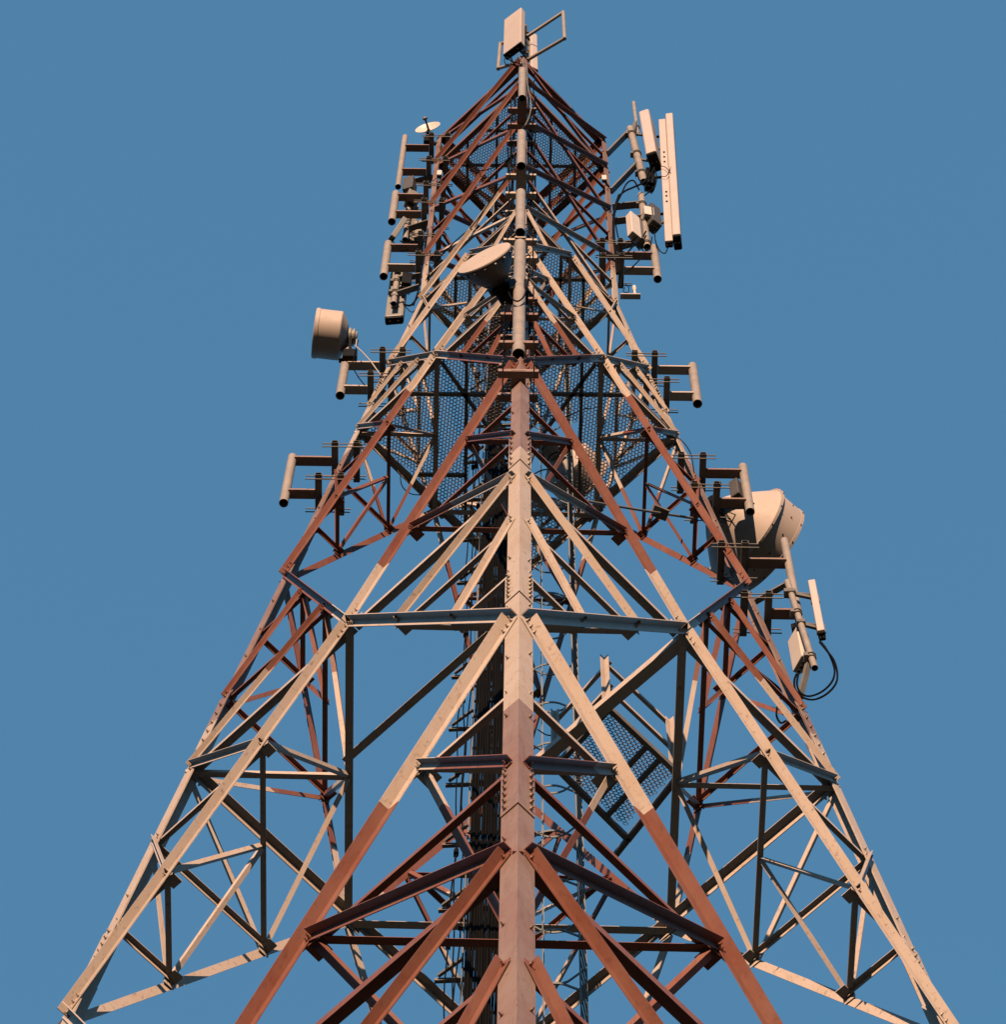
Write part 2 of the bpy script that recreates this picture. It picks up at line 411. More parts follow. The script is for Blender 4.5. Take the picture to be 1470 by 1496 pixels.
# prismatic head of the tower: four crossed panels with a strut through every crossing
HEAD = [WAIST, 66.8, 70.5, 74.0, TOP-0.1]
for (h0, h1) in zip(HEAD, HEAD[1:]):
    for i, j in FACES:
        n = fnorm(i, j, h0, h1); u = (node(j, h0)-node(i, h0)).normalized()
        lf, rt = (i, j) if (i+j) in ('NR', 'RB') else (j, i)        # left and right leg seen from outside
        u2 = (node(rt, h0)-node(lf, h0)).normalized()
        member('main_diagonal', node(rt, h1)-u2*.06, node(lf, h0)+u2*.06, n, .088, 'out', (0, 0), 1)
        sub('head_diagonal', node(lf, h1)+u2*.06, node(rt, h0)-u2*.06, n, .085, 'in')
        hm = (h0+h1)/2; sub('head_strut', node(i, hm)+u*.08, node(j, hm)-u*.08, n, .07, 'in')
for h, wd in ((74.0, .13), (TOP-0.05, .16)):
    for i, j in FACES:
        n = fnorm(i, j, h-2, h-1); u = (node(j, h)-node(i, h)).normalized()
        member('level_strut', node(i, h)+u*.05, node(j, h)-u*.05, n, wd, 'in')
# build the secondary members: at most 100 of a name as parts of their own (nearest the viewer first), the rest as one
by = {}
for s_ in sub_all: by.setdefault(s_[0], []).append(s_)
for nm, lst in by.items():
    lst.sort(key=lambda s_: -(s_[2]-s_[1]).length/((s_[1]+s_[2])/2-CAMLOC).length)
    rest = MB()
    for q, (nm_, A, B, n, ws, mode) in enumerate(lst):
        mb = MB() if q < 96 else rest
        base = 0.003
        if mode == 'outer': mode, base = 'out', 0.018
        if mode == 'hip': angle(mb, A, B, n, ws, 0.010, 'out', 0)
        else: angle(mb, A, B, n, ws, 0.010, mode, 1, None, base+0.002)
        if q < 96: fix_normals(mb.build(nm, M['paint'], tower))
    if rest.v:
        o = rest.build(nm, M['paint'], tower); fix_normals(o); o['kind'] = 'stuff'
# gusset plates at the face nodes
for k, sz in (('w', .14), ('b2', .17), ('b', .2), ('d', .26)):
    for i, j in FACES:
        h = MIDS[k]; n = fnorm(i, j, h-1.5, h-.2); c = mid(i, j, h); u = (node(j, h)-node(i, h)).normalized(); v_ = n.cross(u)
        mb = MB(); mb.box(c-n*0.012, u*sz, v_*sz*.7, n*0.007)
        mb.build('gusset_plate', M['paint'], tower)
for dct in (hipD, hipE):
    for (i, j, k), P_2 in dct.items():
        if (k == 'd' and i != 'N') or (k == 'b' and i == 'B') or k == 'w': continue
        h = MIDS[k]; n = fnorm(i, j, h-1.5, h-.2); u = (node(j, h)-node(i, h)).normalized(); v_ = n.cross(u)
        sz = {'b2': .055, 'b': .085, 'd': .11}[k]
        for p in P_2:
            mb = MB(); mb.box(p-n*(sz+.012), u*sz*.9, v_*.007, n*sz); mb.box(p-n*.010, u*sz, v_*sz*1.2, n*.006)
            for q in (-.5, .5): mb.bolt(p+v_*sz*q-n*.012+n*.03, n, .018, .03)
            mb.build('gusset_plate', M['paint'], tower)
# two extra plan beams at the rest-platform level
for (p0, p1, wd) in (((503, 1113), (716, 926), .11), ((1003, 935), (775, 1128), .16)):
    mb = MB(); A, B = ath(*p0, 42.15), ath(*p1, 42.15); angle(mb, A, B, ZUP, wd, .012, 'out')
    fix_normals(mb.build('plan_beam', M['paint'], tower))

# ------------------------------------------------------------------ mesh platforms
def hexmesh(mb, inside, h, pitch, wd, th, R0=4.0, stretch=1.0, rot=0.0):
    ca, sa = math.cos(rot), math.sin(rot); Rr = pitch/math.sqrt(3); ri = Rr-wd/math.sqrt(3)
    hx = [(math.cos(R(30+60*k)), math.sin(R(30+60*k))) for k in range(6)]
    n = int(R0/pitch)+2; rows = int(R0/(pitch*.866*stretch))+2
    for b_ in range(-rows, rows+1):
        for a_ in range(-n, n+1):
            cx, cy = (a_+(b_ & 1)*.5)*pitch, b_*pitch*.866*stretch
            x, y = cx*ca-cy*sa, cx*sa+cy*ca
            if not inside(x, y): continue
            vs = []
            for zz in (0, th):
                for q in (Rr, ri):
                    for u_, v_ in hx:
                        px, py = cx+u_*q, cy+v_*q*stretch
                        vs.append(W(px*ca-py*sa, px*sa+py*ca, h+zz))
            fs = []
            for k in range(6):
                k2 = (k+1) % 6
                fs += [(k, k2, 6+k2, 6+k), (12+k, 18+k, 18+k2, 12+k2), (6+k, 6+k2, 18+k2, 18+k)]
            mb.add(vs, fs)
def tower_platform(label, h, hole, beams):
    r_ = rad(h)-0.10
    t_ = thing('mesh_platform', label, 'platform', W(0, 0, h), 'expanded metal platforms inside the tower')
    mb = MB(); x0, y0, x1, y1 = hole
    hexmesh(mb, lambda x, y: abs(x)+abs(y) < r_-0.06 and not (x0 < x < x1 and y0 < y < y1), h+0.06, 0.066, 0.0145, 0.010, r_+.2, 1.0, R(35))
    mb.build('mesh_floor', M['mesh'], t_)
    P4 = [W(0, -r_, h), W(r_, 0, h), W(0, r_, h), W(-r_, 0, h)]
    for k in range(4):
        b_ = MB(); b_.bar(P4[k].lerp(P4[(k+1) % 4], .01), P4[k].lerp(P4[(k+1) % 4], .99), ZUP, .10, .07); b_.build('edge_beam', M['galv_dark'], t_)
    for p0, p1 in beams:
        b_ = MB(); b_.bar(W(*p0, h-.005), W(*p1, h-.005), ZUP, .085, .06); b_.build('cross_beam', M['galv_dark'], t_)
r1 = rad(56.3)-.16
tower_platform('widest hexagon mesh platform at the first white collar of the tower', 56.3, (-.85, -.2, 1.05, 1.5),
    (((-r1/2, -r1/2+.05), (.05, r1/2-.6)), ((r1/2, -r1/2+.05), (-.05, r1/2-.6)), ((-.9, r1-1.0), (-.9, -r1+1.0)), ((1.1, r1-1.2), (1.1, -r1+1.2)), ((-r1*.72, -.28*r1+.05), (-r1*.2, -.28*r1+.05)), ((r1*.2, -.28*r1+.02), (r1*.72, -.28*r1+.02)), ((-r1+.9, .8), (-.9, .8))))
r2 = rad(64)-.16
tower_platform('smaller mesh platform at the waist where the white legs turn upright', 64.0, (-.7, -.3, .75, .9),
    (((-.75, -r2+.8), (-.75, r2-.8)), ((.8, -r2+.85), (.8, r2-.85)), ((-r2+.5, -.45), (r2-.5, -.45)), ((-1.25, -r2+1.3), (-1.25, r2-1.3)), ((1.25, -r2+1.3), (1.25, r2-1.3))))
tower_platform('highest mesh platform inside the red head of the tower', 74.1, (-.5, .1, .6, .9),
    (((-.55, -r2+.6), (-.55, r2-.6)), ((.65, -r2+.7), (.65, r2-.7)), ((-r2+.4, .0), (r2-.4, .0)), ((-r2+1.0, -.8), (r2-1.0, -.8)), ((-1.2, -.6), (-1.2, .6)), ((1.2, -.6), (1.2, .6))))

# rest platform with handrails
H4 = 42.35
c4 = [ath(890, 1035, H4), ath(993, 1132, H4), ath(918, 1226, H4), ath(812, 1120, H4)]
rp = thing('rest_platform', 'diamond mesh rest platform with a double handrail beside the ladder', 'platform', sum(c4, Vector())/4)
ex = (c4[1]-c4[0]); ey = (c4[3]-c4[0])
def in4(x, y):
    q = Vector((x-c4[0].x, y-c4[0].y)); A2 = Vector((ex.x, ex.y)); B2 = Vector((ey.x, ey.y)); det = A2.x*B2.y-A2.y*B2.x
    s_, t_ = (q.x*B2.y-q.y*B2.x)/det, (A2.x*q.y-A2.y*q.x)/det
    return .05 < s_ < .95 and .05 < t_ < .97
mb = MB(); hexmesh(mb, in4, H4+.05, .072, .016, .008, 4.2, .60, R(14)); mb.build('mesh_floor', M['mesh'], rp)
for k in range(4):
    b_ = MB(); b_.bar(c4[k], c4[(k+1) % 4], ZUP, .13, .07); b_.build('edge_beam', M['galv_dark'], rp)
for s_ in (.55, .74):
    b_ = MB(); b_.bar(c4[0]+ex*s_, c4[3]+ex*s_, ZUP, .09, .06); b_.build('cross_beam', M['galv_dark'], rp)
b_ = MB(); b_.bar(c4[2].lerp(c4[1], -.30), c4[2].lerp(c4[1], .0), ZUP, .1, .07); b_.build('edge_beam', M['galv_dark'], rp)
posts = [c4[0]+ex*.02+ey*.02, c4[0]+ex*.98+ey*.02, c4[0]+ey*.98+ex*.02]
for p in posts:
    b_ = MB(); angle(b_, p, p+ZUP*1.85, Vector((-.7, -.7, 0)), .085, .01, 'out'); fix_normals(b_.build('post', M['white'], rp))
for zz in (1.75, .95):
    for a_, c_ in ((0, 1), (0, 2)):
        p0, p1 = posts[a_]+ZUP*zz, posts[c_]+ZUP*zz
        b_ = MB(); angle(b_, p0, p1+(p1-p0)*(.18 if c_ == 2 else .0), Vector((-.7, -.7, 0)) if c_ == 2 else Vector((.7, -.7, 0)), .07, .008, 'in'); fix_normals(b_.build('handrail', M['white'], rp))

# ------------------------------------------------------------------ cable ladder with feeder cables, thin cables, climbing ladder
tl = thing('cable_ladder', 'tall dark cable ladder running up inside the tower behind the near leg', 'cable ladder', W(-.35, .7, -1.6))
for x in (-.60, -.06):
    b_ = MB(); b_.bar(W(x, .70, -1.5), W(x, .70, 73.5), Vector((1, 0, 0)), .025, .07); b_.build('rail', M['galv_dark'], tl)
for k in range(98):
    h = 20+k*.55
    b_ = MB(); b_.bar(W(-.59, .715, h), W(-.07, .715, h), ZUP, .035, .03); b_.build('rung', M['black'], tl)
for k in range(13):
    x = -.555+k*.0385; top = 72.5-1.3*k if k < 7 else 61-.4*k
    b_ = MB(); pts = [W(x+.006*math.sin(h*1.1+k), .66-.025*(k % 2)+.01*math.sin(h*.7+2*k), h) for h in [-1.5+1.0*q for q in range(int(top+1.5)+1)]]
    b_.tube(pts, .022 if k % 3 else .017, 8)
    tag(b_.build('feeder_cable', M['cable']), 'black feeder cable strapped to the tall cable ladder inside the tower', 'cable', 'feeder cables on the cable ladder')
for k, (x, y) in enumerate(((-.72, .5), (-.78, .55), (-.66, .3))):
    b_ = MB(); pts = [W(x+.025*math.sin(h*.9+k*2)+.012*math.sin(h*2.3+k), y+.03*math.cos(h*.8+k), h) for h in [16+.5*q for q in range(96)]]
    b_.tube(pts, .011, 6)
    for q in range(0, 96, 5): b_.box(pts[q], Vector((.03, 0, 0)), Vector((0, .03, 0)), Vector((0, 0, .05)))
    tag(b_.build('thin_cable', M['cable']), 'thin loose black cable with clips hanging left of the thick feeder cables', 'cable', 'thin cables beside the cable ladder')
# brackets that carry the cable ladder
for k in range(26):
    h = 21+k*1.9; b_ = MB(); b_.bar(W(-.95, .86, h), W(.05, .80, h), ZUP, .06, .05); b_.bar(W(-.9, .80, h+.02), W(-.60, .55, h+.02), ZUP, .05, .04)
    b_.build('support_arm', M['galv_dark'], tl)

cl = thing('climbing_ladder', 'grey steel climbing ladder with round safety hoops behind the near leg', 'ladder', W(.9, .9, -1.6))
ra, rb = (.88, .66), (.98, 1.12)
for q in (ra, rb):
    b_ = MB(); b_.bar(W(*q, -1.5), W(*q, 63.5), Vector((0, 1, 0)), .055, .022); b_.build('rail', M['ladder'], cl)
b_ = MB()
for k in range(150):
    h = 17+k*.31; b_.tube([W(*ra, h), W(*rb, h)], .012, 6)
o = b_.build('rung', M['ladder'], cl); o['kind'] = 'stuff'
cc = (.62, 1.0)
def cage(a_): return (.56+.40*math.cos(a_), .96+.40*math.sin(a_))
for k in range(30):
    h = 20.5+k*1.42; b_ = MB()
    ang_ = [R(-62)-R(236)*i/22 for i in range(23)]
    pts = [W(*ra, h)]+[W(*cage(a_), h) for a_ in ang_]+[W(*rb, h)]
    for p0, p1 in zip(pts, pts[1:]): b_.bar(p0, p1, ZUP, .05, .012)
    b_.build('cage_hoop', M['ladder'], cl)
for a_ in (-110, -180, -250):
    x, y = cage(R(a_)); b_ = MB(); b_.bar(W(x, y, 20), W(x, y, 62), Vector((1, 0, 0)), .012, .04); b_.build('cage_strap', M['ladder'], cl)

# ------------------------------------------------------------------ pipe mounts on the legs
def pipe_mount(label, e, R0, top, bot, rp_, arms, aw=.165, ah=.06, offs=0.0, rodlen=.5, cm='galv_dark', tl_=.36, group='pipe mounts bolted to the tower legs'):
    """e: unit vector away from the tower axis; R0: pipe distance from the axis; top/bot/arms: heights"""
    e = Vector((e[0], e[1], 0)); tn = Vector((-e.y, e.x, 0))
    rl = rad(sum(arms)/len(arms))
    root = thing('pipe_mount', label, 'antenna mount', W(e.x*rl, e.y*rl, arms[-1]), group)
    pc = e*R0+tn*offs
    b_ = MB(); b_.pipe(W(pc.x, pc.y, bot), W(pc.x, pc.y, top), rp_)
    b_.build('pipe', M['galv'], root)
    for h in arms:
        r_ = rad(h)
        P = lambda d, t_, z=0.0: W(e.x*d+tn.x*t_, e.y*d+tn.y*t_, h+z)
        b_ = MB(); a0, a1 = P(r_+.16, offs), P(R0-rp_*.6, offs)
        b_.box((a0+a1)/2, tn*(aw/2), ZUP*(ah/2), e*((a1-a0).length/2)); b_.build('arm', M['legpaint'], root)
        c_ = MB()
        for d in (r_+.10, r_-.27):
            ln, q, tk = tl_, .055, .008
            for zz in (-1, 1): c_.box(P(d, 0, zz*(q-tk/2)), e*q, tn*ln, ZUP*(tk/2))
            for ee in (-1, 1): c_.box(P(d+ee*(q-tk/2), 0), e*(tk/2), tn*(ln-.001), ZUP*(q-tk))
        cb = c_.build('clamp', M[cm], root)
        for t_ in (.07-tl_, tl_-.07):
            k_ = MB()
            for zz in (-.075, .075): k_.tube([P(r_-.27-.16, t_, zz), P(r_+.10+.22, t_, zz)], .011, 6)
            k_.build('threaded_rod', M['galv_dark'], cb)
    return root
def hat(px, py): return at(px, py, 0.0).z-EYE
def hNy(y):
    lo, hi = 20., 80.
    for _ in range(50):
        md = (lo+hi)/2; v = W(0, -(rad(md)+.12), md)-CAMLOC
        if 748-FPX*v.dot(UPV)/v.dot(FWD) > y: lo = md
        else: hi = md
    return lo
LX, RX, NX = (-1, 0), (1, 0), (0, -1)
pipe_mount('longest galvanised pipe mount on the left leg, just under the small white dish', LX, 2.68, hat(591, 200), hat(582, 273), .066, (hat(593, 216), hat(587, 251)))
pipe_mount('short empty pipe mount second from the top on the left leg', LX, 2.71, hat(580, 283), hat(570, 324), .083, (hat(582, 288), hat(576, 313)))
pipe_mount('short pipe mount third from the top on the left leg, above the hanging antenna', LX, 2.72, hat(567, 356), hat(561, 404), .083, (hat(567, 362), hat(563, 391)))
pipe_mount('pipe mount on the left leg that carries the white drum dish', LX, 3.2, hat(510, 510), hat(495, 578), .082, (hat(509, 534), hat(500, 569)))
pipe_mount('lowest pipe mount on the left leg, with red arms and nothing on it', LX, 3.84, hat(428, 668), hat(413, 735), .078, (hat(428, 673), hat(420, 721)))
pipe_mount('pipe mount with pale arms on the right leg level with the drum dish', RX, 3.22, hat(1015, 535), hat(1018, 590), .085, (hat(1015, 541), hat(1017, 579)))
pipe_mount('pipe mount with red arms on the right leg above the big dish', RX, 3.845, hat(1085, 682), hat(1097, 748), .076, (hat(1087, 692), hat(1094, 735)))
pipe_mount('empty pipe mount on the right leg below the tall slim antennas', RX, 2.76, hat(956, 362), hat(961, 408), .083, (hat(957, 374), hat(960, 396)))
pipe_mount('long pipe mount reaching down from the front of the big dish on the right leg', RX, 4.32, hat(1140, 790), hat(1180, 938), .066, (hat(1146, 823), hat(1163, 897)))
pipe_mount('topmost vertical pipe on the near leg, under the big flat antenna', NX, 2.70, at(766, 103, -2.7).z-EYE, at(764, 144, -2.7).z-EYE, .083, (hNy(160), hNy(183)), .2, cm='legpaint', tl_=.30)
pipe_mount('second vertical pipe from the top on the near leg', NX, 2.70, at(765, 195, -2.7).z-EYE, at(764, 243, -2.7).z-EYE, .09, (hNy(257), hNy(284)), .2, cm='legpaint', tl_=.30)
pipe_mount('third vertical pipe from the top on the near leg', NX, 2.72, at(766, 282, -2.72).z-EYE, at(763, 340, -2.72).z-EYE, .092, (hNy(352), hNy(378)), .2, cm='legpaint', tl_=.30)
pipe_mount('longest and lowest vertical pipe on the near leg, beside the tilted dish', NX, 3.62, at(767, 357, -3.62).z-EYE, at(761, 518, -3.62).z-EYE, .10, (hNy(438), hNy(461), hNy(502), hNy(544)), .22, cm='legpaint', tl_=.30)

# ------------------------------------------------------------------ dishes
def rot2(ax): return Vector(ax).normalized()
# white drum on the left leg
c = at(481, 489, -.22); ax = rot2((-1, -.10, .02))
t_ = thing('drum_dish', 'white drum shaped microwave dish pointing left from the left leg', 'dish antenna', c)
b_ = MB(); b_.lathe(c, ax, [(-.34, .19), (-.33, .25), (-.22, .455), (-.20, .465), (.20, .465), (.205, .478), (.27, .478), (.285, .465), (.30, .2)], 48); b_.build('drum', M['dish'], t_)
b_ = MB(); b_.lathe(c-ax*.34, -ax, [(0, .16), (.02, .175), (.06, .175), (.065, .14), (.09, .14), (.095, .17), (.13, .17), (.14, .13), (.18, .12), (.19, .03)], 24, False); b_.build('radio', M['radome_grey'], t_)
b_ = MB(); q = at(511, 524, -.06); b_.bar(c-ax*.40-ZUP*.1, q+Vector((0, 0, .05)), Vector((0, 1, 0)), .13, .05); b_.box(q, Vector((.13, 0, 0)), Vector((0, .13, 0)), ZUP*.2, .02); b_.bar(q-Vector((.2, 0, .1)), q+Vector((.1, 0, -.1)), ZUP, .06, .08)
b_.build('bracket', M['black'], t_)
b_ = MB(); b_.tube([c-ax*.52+Vector((.0, 0, -.06)), at(520, 506, -.3), at(528, 513, -.3), at(541, 527, -.3), at(556, 548, -.3), at(566, 556, -.1)], .012, 6)
tag(b_.build('cable', M['dish']), 'thin pale cable running from the white drum dish to the left leg', 'cable')
b_ = MB(); b_.tube([c-ax*.55-ZUP*.12, at(514, 535, -.25), at(524, 552, -.25), at(533, 563, -.2)], .010, 6)
tag(b_.build('cable', M['cable']), 'thin black cable dropping from the white drum dish behind its mount', 'cable')
# big dish on the right leg
c = at(1091, 779, 1.15); ax = rot2((.78, .63, .0)); RD = .93
t_ = thing('big_dish', 'largest pinkish white dish with a shroud behind the right leg', 'dish antenna', c)
b_ = MB(); prof = [(-.70, .12), (-.69, .26), (-.66, .30)]+[(-.66+.65*k/12, .30+(RD-.02-.30)*(k/12)**.88) for k in range(1, 13)]
b_.lathe(c, ax, prof, 64, True, (True, False)); b_.build('back_shell', M['dish'], t_)
b_ = MB(); b_.lathe(c, ax, [(-.012, RD-.06), (-.012, RD+.018), (.03, RD+.018), (.03, RD-.06)], 64, False, (False, False)); b_.build('rim', M['dish'], t_)
b_ = MB(); b_.lathe(c, ax, [(.03, RD-.035), (.47, RD-.05), (.472, RD-.038), (.53, RD-.038), (.54, RD-.06), (.57, RD*.5), (.58, .01)], 64, True, (False, False)); b_.build('shroud', M['dish'], t_)
b_ = MB(); tx = ax.cross(ZUP).normalized()
for k in range(14):
    a_ = 2*math.pi*k/14; d_ = tx*math.cos(a_)+ZUP*math.sin(a_)
    for al, rr_ in ((.01, RD+.016), (.28, RD-.043), (.50, RD-.04)): b_.bolt(c+ax*al+d_*rr_, d_, .011, .010)
b_.build('bolt_row', M['black'], t_)
b_ = MB(); b_.lathe(c-ax*.64, -ax, [(0, .2), (.06, .2), (.06, .15), (.25, .15), (.25, .05)], 20, False)
b_.bar(c-ax*.8, at(1097, 737, .0)+Vector((0, 0, .0)), ZUP, .12, .1); b_.bar(c-ax*.8-ZUP*.4, W(3.4, .05, c.z-EYE-.5), ZUP, .1, .1)
b_.build('bracket', M['black'], t_)
b_ = MB(); b_.tube(cr([c-ax*.85, at(1062, 760, .6), at(1050, 765, .4), at(1050, 790, .3), at(1058, 815, .25), at(1056, 835, .1)]), .012, 6); b_.tube([c-ax*.8, at(1075, 752, .6), at(1063, 775, .5), at(1066, 800, .4), at(1069, 830, .3)], .010, 6); b_.tube(cr([c-ax*.8, at(1070, 762, .5), at(1045, 752, .2), at(1035, 735, .1), at(1024, 720, .0)]), .011, 6)
tag(b_.build('cable', M['cable']), 'tangle of thin black cables behind the big dish', 'cable')
# tilted-looking dish on the near leg
c = at(708, 378, -4.05); ax = rot2((-.47, -.88, .02)); RD = .475
t_ = thing('ribbed_dish', 'round dish with a pink flat face and dark ribbed back on the near leg', 'dish antenna', c)
b_ = MB(); b_.lathe(c, ax, [(-.015, RD), (.0, RD+.008), (.02, RD), (.035, RD*.7), (.045, .01)], 48, True, (True, False)); b_.build('radome', M['dish'], t_)
b_ = MB(); b_.lathe(c, ax, [(-.50, .12), (-.34, .30), (-.2, .40), (-.05, RD+.004), (-.012, RD+.012), (-.012, RD-.02)], 48, True, (True, False))
tx = ax.cross(ZUP).normalized()
for k in range(16):
    a_ = 2*math.pi*k/16; d_ = tx*math.cos(a_)+ZUP*math.sin(a_)
    b_.bar(c-ax*.44+d_*.19, c-ax*.03+d_*(RD+.018), ax.cross(d_), .03, .03)
b_.build('back_shell', M['dish_dark'], t_)
b_ = MB(); b_.lathe(c-ax*.5, -ax, [(0, .2), (.1, .2), (.1, .13), (.3, .12)], 20, False); q = W(-.02, -3.55, c.z-EYE-.15)
b_.bar(c-ax*.72, q, ZUP, .22, .12); b_.box(q, Vector((.16, 0, 0)), Vector((0, .14, 0)), ZUP*.25, .02); b_.build('bracket', M['black'], t_)
for px, py in ((770, 372), (766, 405), (764, 408)):
    pass
b_ = MB()
for yy in (403, 409):
    q = at(763, yy, -3.55); b_.tube([q+Vector((math.cos(a_)*.112, math.sin(a_)*.112, 0)) for a_ in [2*math.pi*i/20 for i in range(21)]], .008, 6)
q = at(765, 381, -3.55); b_.tube([q+Vector((math.cos(a_)*.112, math.sin(a_)*.112, .35*math.cos(a_-.6))) for a_ in [2*math.pi*i/20 for i in range(21)]], .010, 6)
tag(b_.build('cable_tie', M['cable']), 'black cable ties wrapped round the lowest pipe of the near leg', 'cable tie')
# small dish on the left shoulder
c = at(625, 186, -.25); ax = rot2((-.28, -.95, -.07)); RD = .30
t_ = thing('small_dish', 'small shallow white dish on an arm at the left shoulder of the tower head', 'dish antenna', c)
b_ = MB(); pr = [(-.09, .02), (-.08, .10), (-.05, .20), (0, RD), (.006, RD), (-.04, .20), (-.068, .10), (-.075, .01)]
b_.lathe(c, ax, pr, 40, True, (True, False)); b_.build('reflector', M['box'], t_)
b_ = MB(); b_.bar(c-ax*.07, c+ax*.20, Vector((1, 0, 0)), .045, .03); b_.lathe(c+ax*.18, ax, [(0, .03), (.02, .055), (.07, .055), (.08, .03)], 14, False); b_.build('feed_arm', M['galv_dark'], t_)
b_ = MB(); p1, p2, p3 = at(625, 197, -.12), at(623, 206, -.05), at(640, 211, .0); b_.tube([c-ax*.08, p1, p2], .045, 10); b_.tube([p2, p3], .05, 10); b_.box(p2, Vector((.06, 0, 0)), Vector((0, .06, 0)), ZUP*.15, .01)
b_.build('bracket', M['black'], t_)
# drum on the far side
c = at(838, 690, 1.7); ax = rot2((.70, .71, 0)); RD = .55
t_ = thing('far_drum_dish', 'partly hidden pale drum dish on the far side behind the mesh platform', 'dish antenna', c)
b_ = MB(); b_.lathe(c, ax, [(-.5, .12), (-.28, .45), (-.2, RD-.01), (.28, RD-.01), (.285, RD+.01), (.34, RD+.01), (.36, .2), (.365, .01)], 44, True, (True, False)); b_.build('drum', M['dish'], t_)
b_ = MB(); b_.lathe(c-ax*.5, -ax, [(0, .2), (.25, .2), (.25, .1), (.45, .1)], 18, False); b_.bar(c-ax*.6, c-ax*1.15-Vector((.2, 0, .3)), ZUP, .15, .12); b_.build('bracket', M['radome_grey'], t_)

# ------------------------------------------------------------------ panel antennas and radio units
def panel(label, top, bot, face, wd, dp, mt='radome', bev=.03, pole=None, cap=.10, group=None):
    top, bot = Vector(top), Vector(bot); up = (top-bot).normalized(); f = Vector((face[0], face[1], 0)); f = (f-up*f.dot(up)).normalized(); sd = up.cross(f)
    t_ = thing('panel_antenna', label, 'antenna', bot, group)
    b_ = MB(); b_.box((top+bot)/2, sd*(wd/2), f*(dp/2), up*((top-bot).length/2), bev); b_.build('radome', M[mt], t_)
    b_ = MB(); b_.box(bot-up*.03, sd*(wd/2-.006), f*(dp/2-.006), up*.055, bev*.8)
    for k in (-1, 1): b_.tube([bot-up*.07+sd*wd*.22*k, bot-up*(.07+cap)+sd*wd*.22*k], .02, 8)
    b_.build('end_cap', M['black'], t_)
    if pole is not None:
        for q in (.2, .8):
            p0 = bot.lerp(top, q)-f*dp*.5; p1 = Vector(pole[0]).lerp(Vector(pole[1]), (p0.z-pole[0][2])/(pole[1][2]-pole[0][2]))
            k_ = MB(); k_.bar(p0, p1, ZUP, .10, .04); k_.bar(p0+up*.12, p1+up*.05, ZUP, .03, .03); k_.box(p1, Vector((.068, 0, 0)), Vector((0, .068, 0)), ZUP*.05, .015); k_.box(p0-f*.02, sd*.07, f*.02, up*.14)
            k_.build('bracket', M['galv_dark'], t_)
    return t_
def radio(label, c, face, wd, dp, ht, mt='radome_grey', tilt=0.0, fins=7, group=None):
    c = Vector(c); f = Vector((face[0], face[1], tilt)).normalized(); up = (ZUP-f*ZUP.dot(f)).normalized(); sd = up.cross(f)
    t_ = thing('radio_unit', label, 'radio unit', c, group)
    b_ = MB(); b_.box(c, sd*(wd/2), f*(dp/2), up*(ht/2), .02); b_.build('housing', M[mt], t_)
    b_ = MB()
    for k in range(fins): b_.box(c-f*(dp/2+.035)+sd*wd*(-.42+.84*k/(fins-1)), sd*.008, f*.034, up*ht*.44)
    b_.build('cooling_fins', M['galv_dark'], t_)
    b_ = MB()
    for k in (-1, 0, 1): b_.tube([c-up*ht*.5+sd*k*wd*.25, c-up*(ht*.5+.09)+sd*k*wd*.25], .022, 8)
    b_.build('connector', M['black'], t_); return t_
def pole(label, a, b, r_, arms, mt='galv', aw=.13, group=None, bands=()):
    a, b = Vector(a), Vector(b)
    t_ = thing('antenna_pole', label, 'antenna mount', b, group)
    k_ = MB(); k_.pipe(b, a, r_, .010); k_.build('pipe', M[mt], t_)
    for p0, p1 in arms:
        k_ = MB(); k_.bar(p0, p1, ZUP, .05, aw); k_.build('arm', M['galv_dark'], t_)
    for s_ in bands:
        q = b.lerp(a, s_); k_ = MB()
        for dz in (-.05, .05): k_.tube([q+Vector((math.cos(x)*(r_+.012), math.sin(x)*(r_+.012), dz)) for x in [2*math.pi*i/18 for i in range(19)]], .012, 6)
        k_.box(q+Vector((-r_-.03, 0, 0)), Vector((.03, 0, 0)), Vector((0, .06, 0)), ZUP*.06); k_.build('clamp', M['galv_dark'], t_)
    return t_
# top of the tower
Y1 = -2.05
tp, bt = (at(749, 22, Y1)+at(762, 12, Y1-.15))/2, (at(748, 73, Y1)+at(761, 62, Y1-.15))/2
yc = -2.0
cT, cB = at(752, 24, yc), at(751, 74, yc)
panel('wide flat antenna at the very top of the tower', cT, cB, (-.62, -.79), .52, .17, 'dish', .03, (at(768, 85, -1.75), at(769, 30, -1.75)))
panel('narrow antenna tucked behind the wide antenna at the very top', at(779, 52, -1.55), at(780, 103, -1.55), (.45, -.9), .20, .13, 'radome', .05, (at(768, 95, -1.75), at(769, 30, -1.75)))
t_ = pole('dark pole between the two antennas at the very top', at(768, 38, -1.75), at(766, 108, -1.75), .05, [(at(766, 100, -1.75), W(0, -1.95, 75.6))], 'galv_dark', .1, None, (.3, .6))
fr = thing('antenna_support', 'open rectangular pipe frame sticking out both sides at the very top', 'antenna mount', at(766, 85, -1.8))
PA, PB_, PC, PD = at(769, 54, -1.8), at(823, 18, -2.35), at(825, 56, -2.35), at(770, 88, -1.8)
PE, PF, PG, PH = at(760, 57, -1.8), at(731, 64, -1.55), at(728, 100, -1.55), at(758, 91, -1.8)
for nm, a_, b2_ in (('upper_arm', PA, PB_), ('lower_arm', PD, PC), ('upper_arm', PE, PF), ('lower_arm', PH, PG)):
    k_ = MB(); k_.tube([a_, b2_], .042, 12); k_.build(nm, M['galv'], fr)
for a_, b2_ in ((PB_, PC), (PF, PG)):
    k_ = MB(); d_ = (b2_-a_).normalized(); k_.tube([a_-d_*.03, b2_+d_*.05], .043, 14); k_.build('upright', M['galv'], fr)
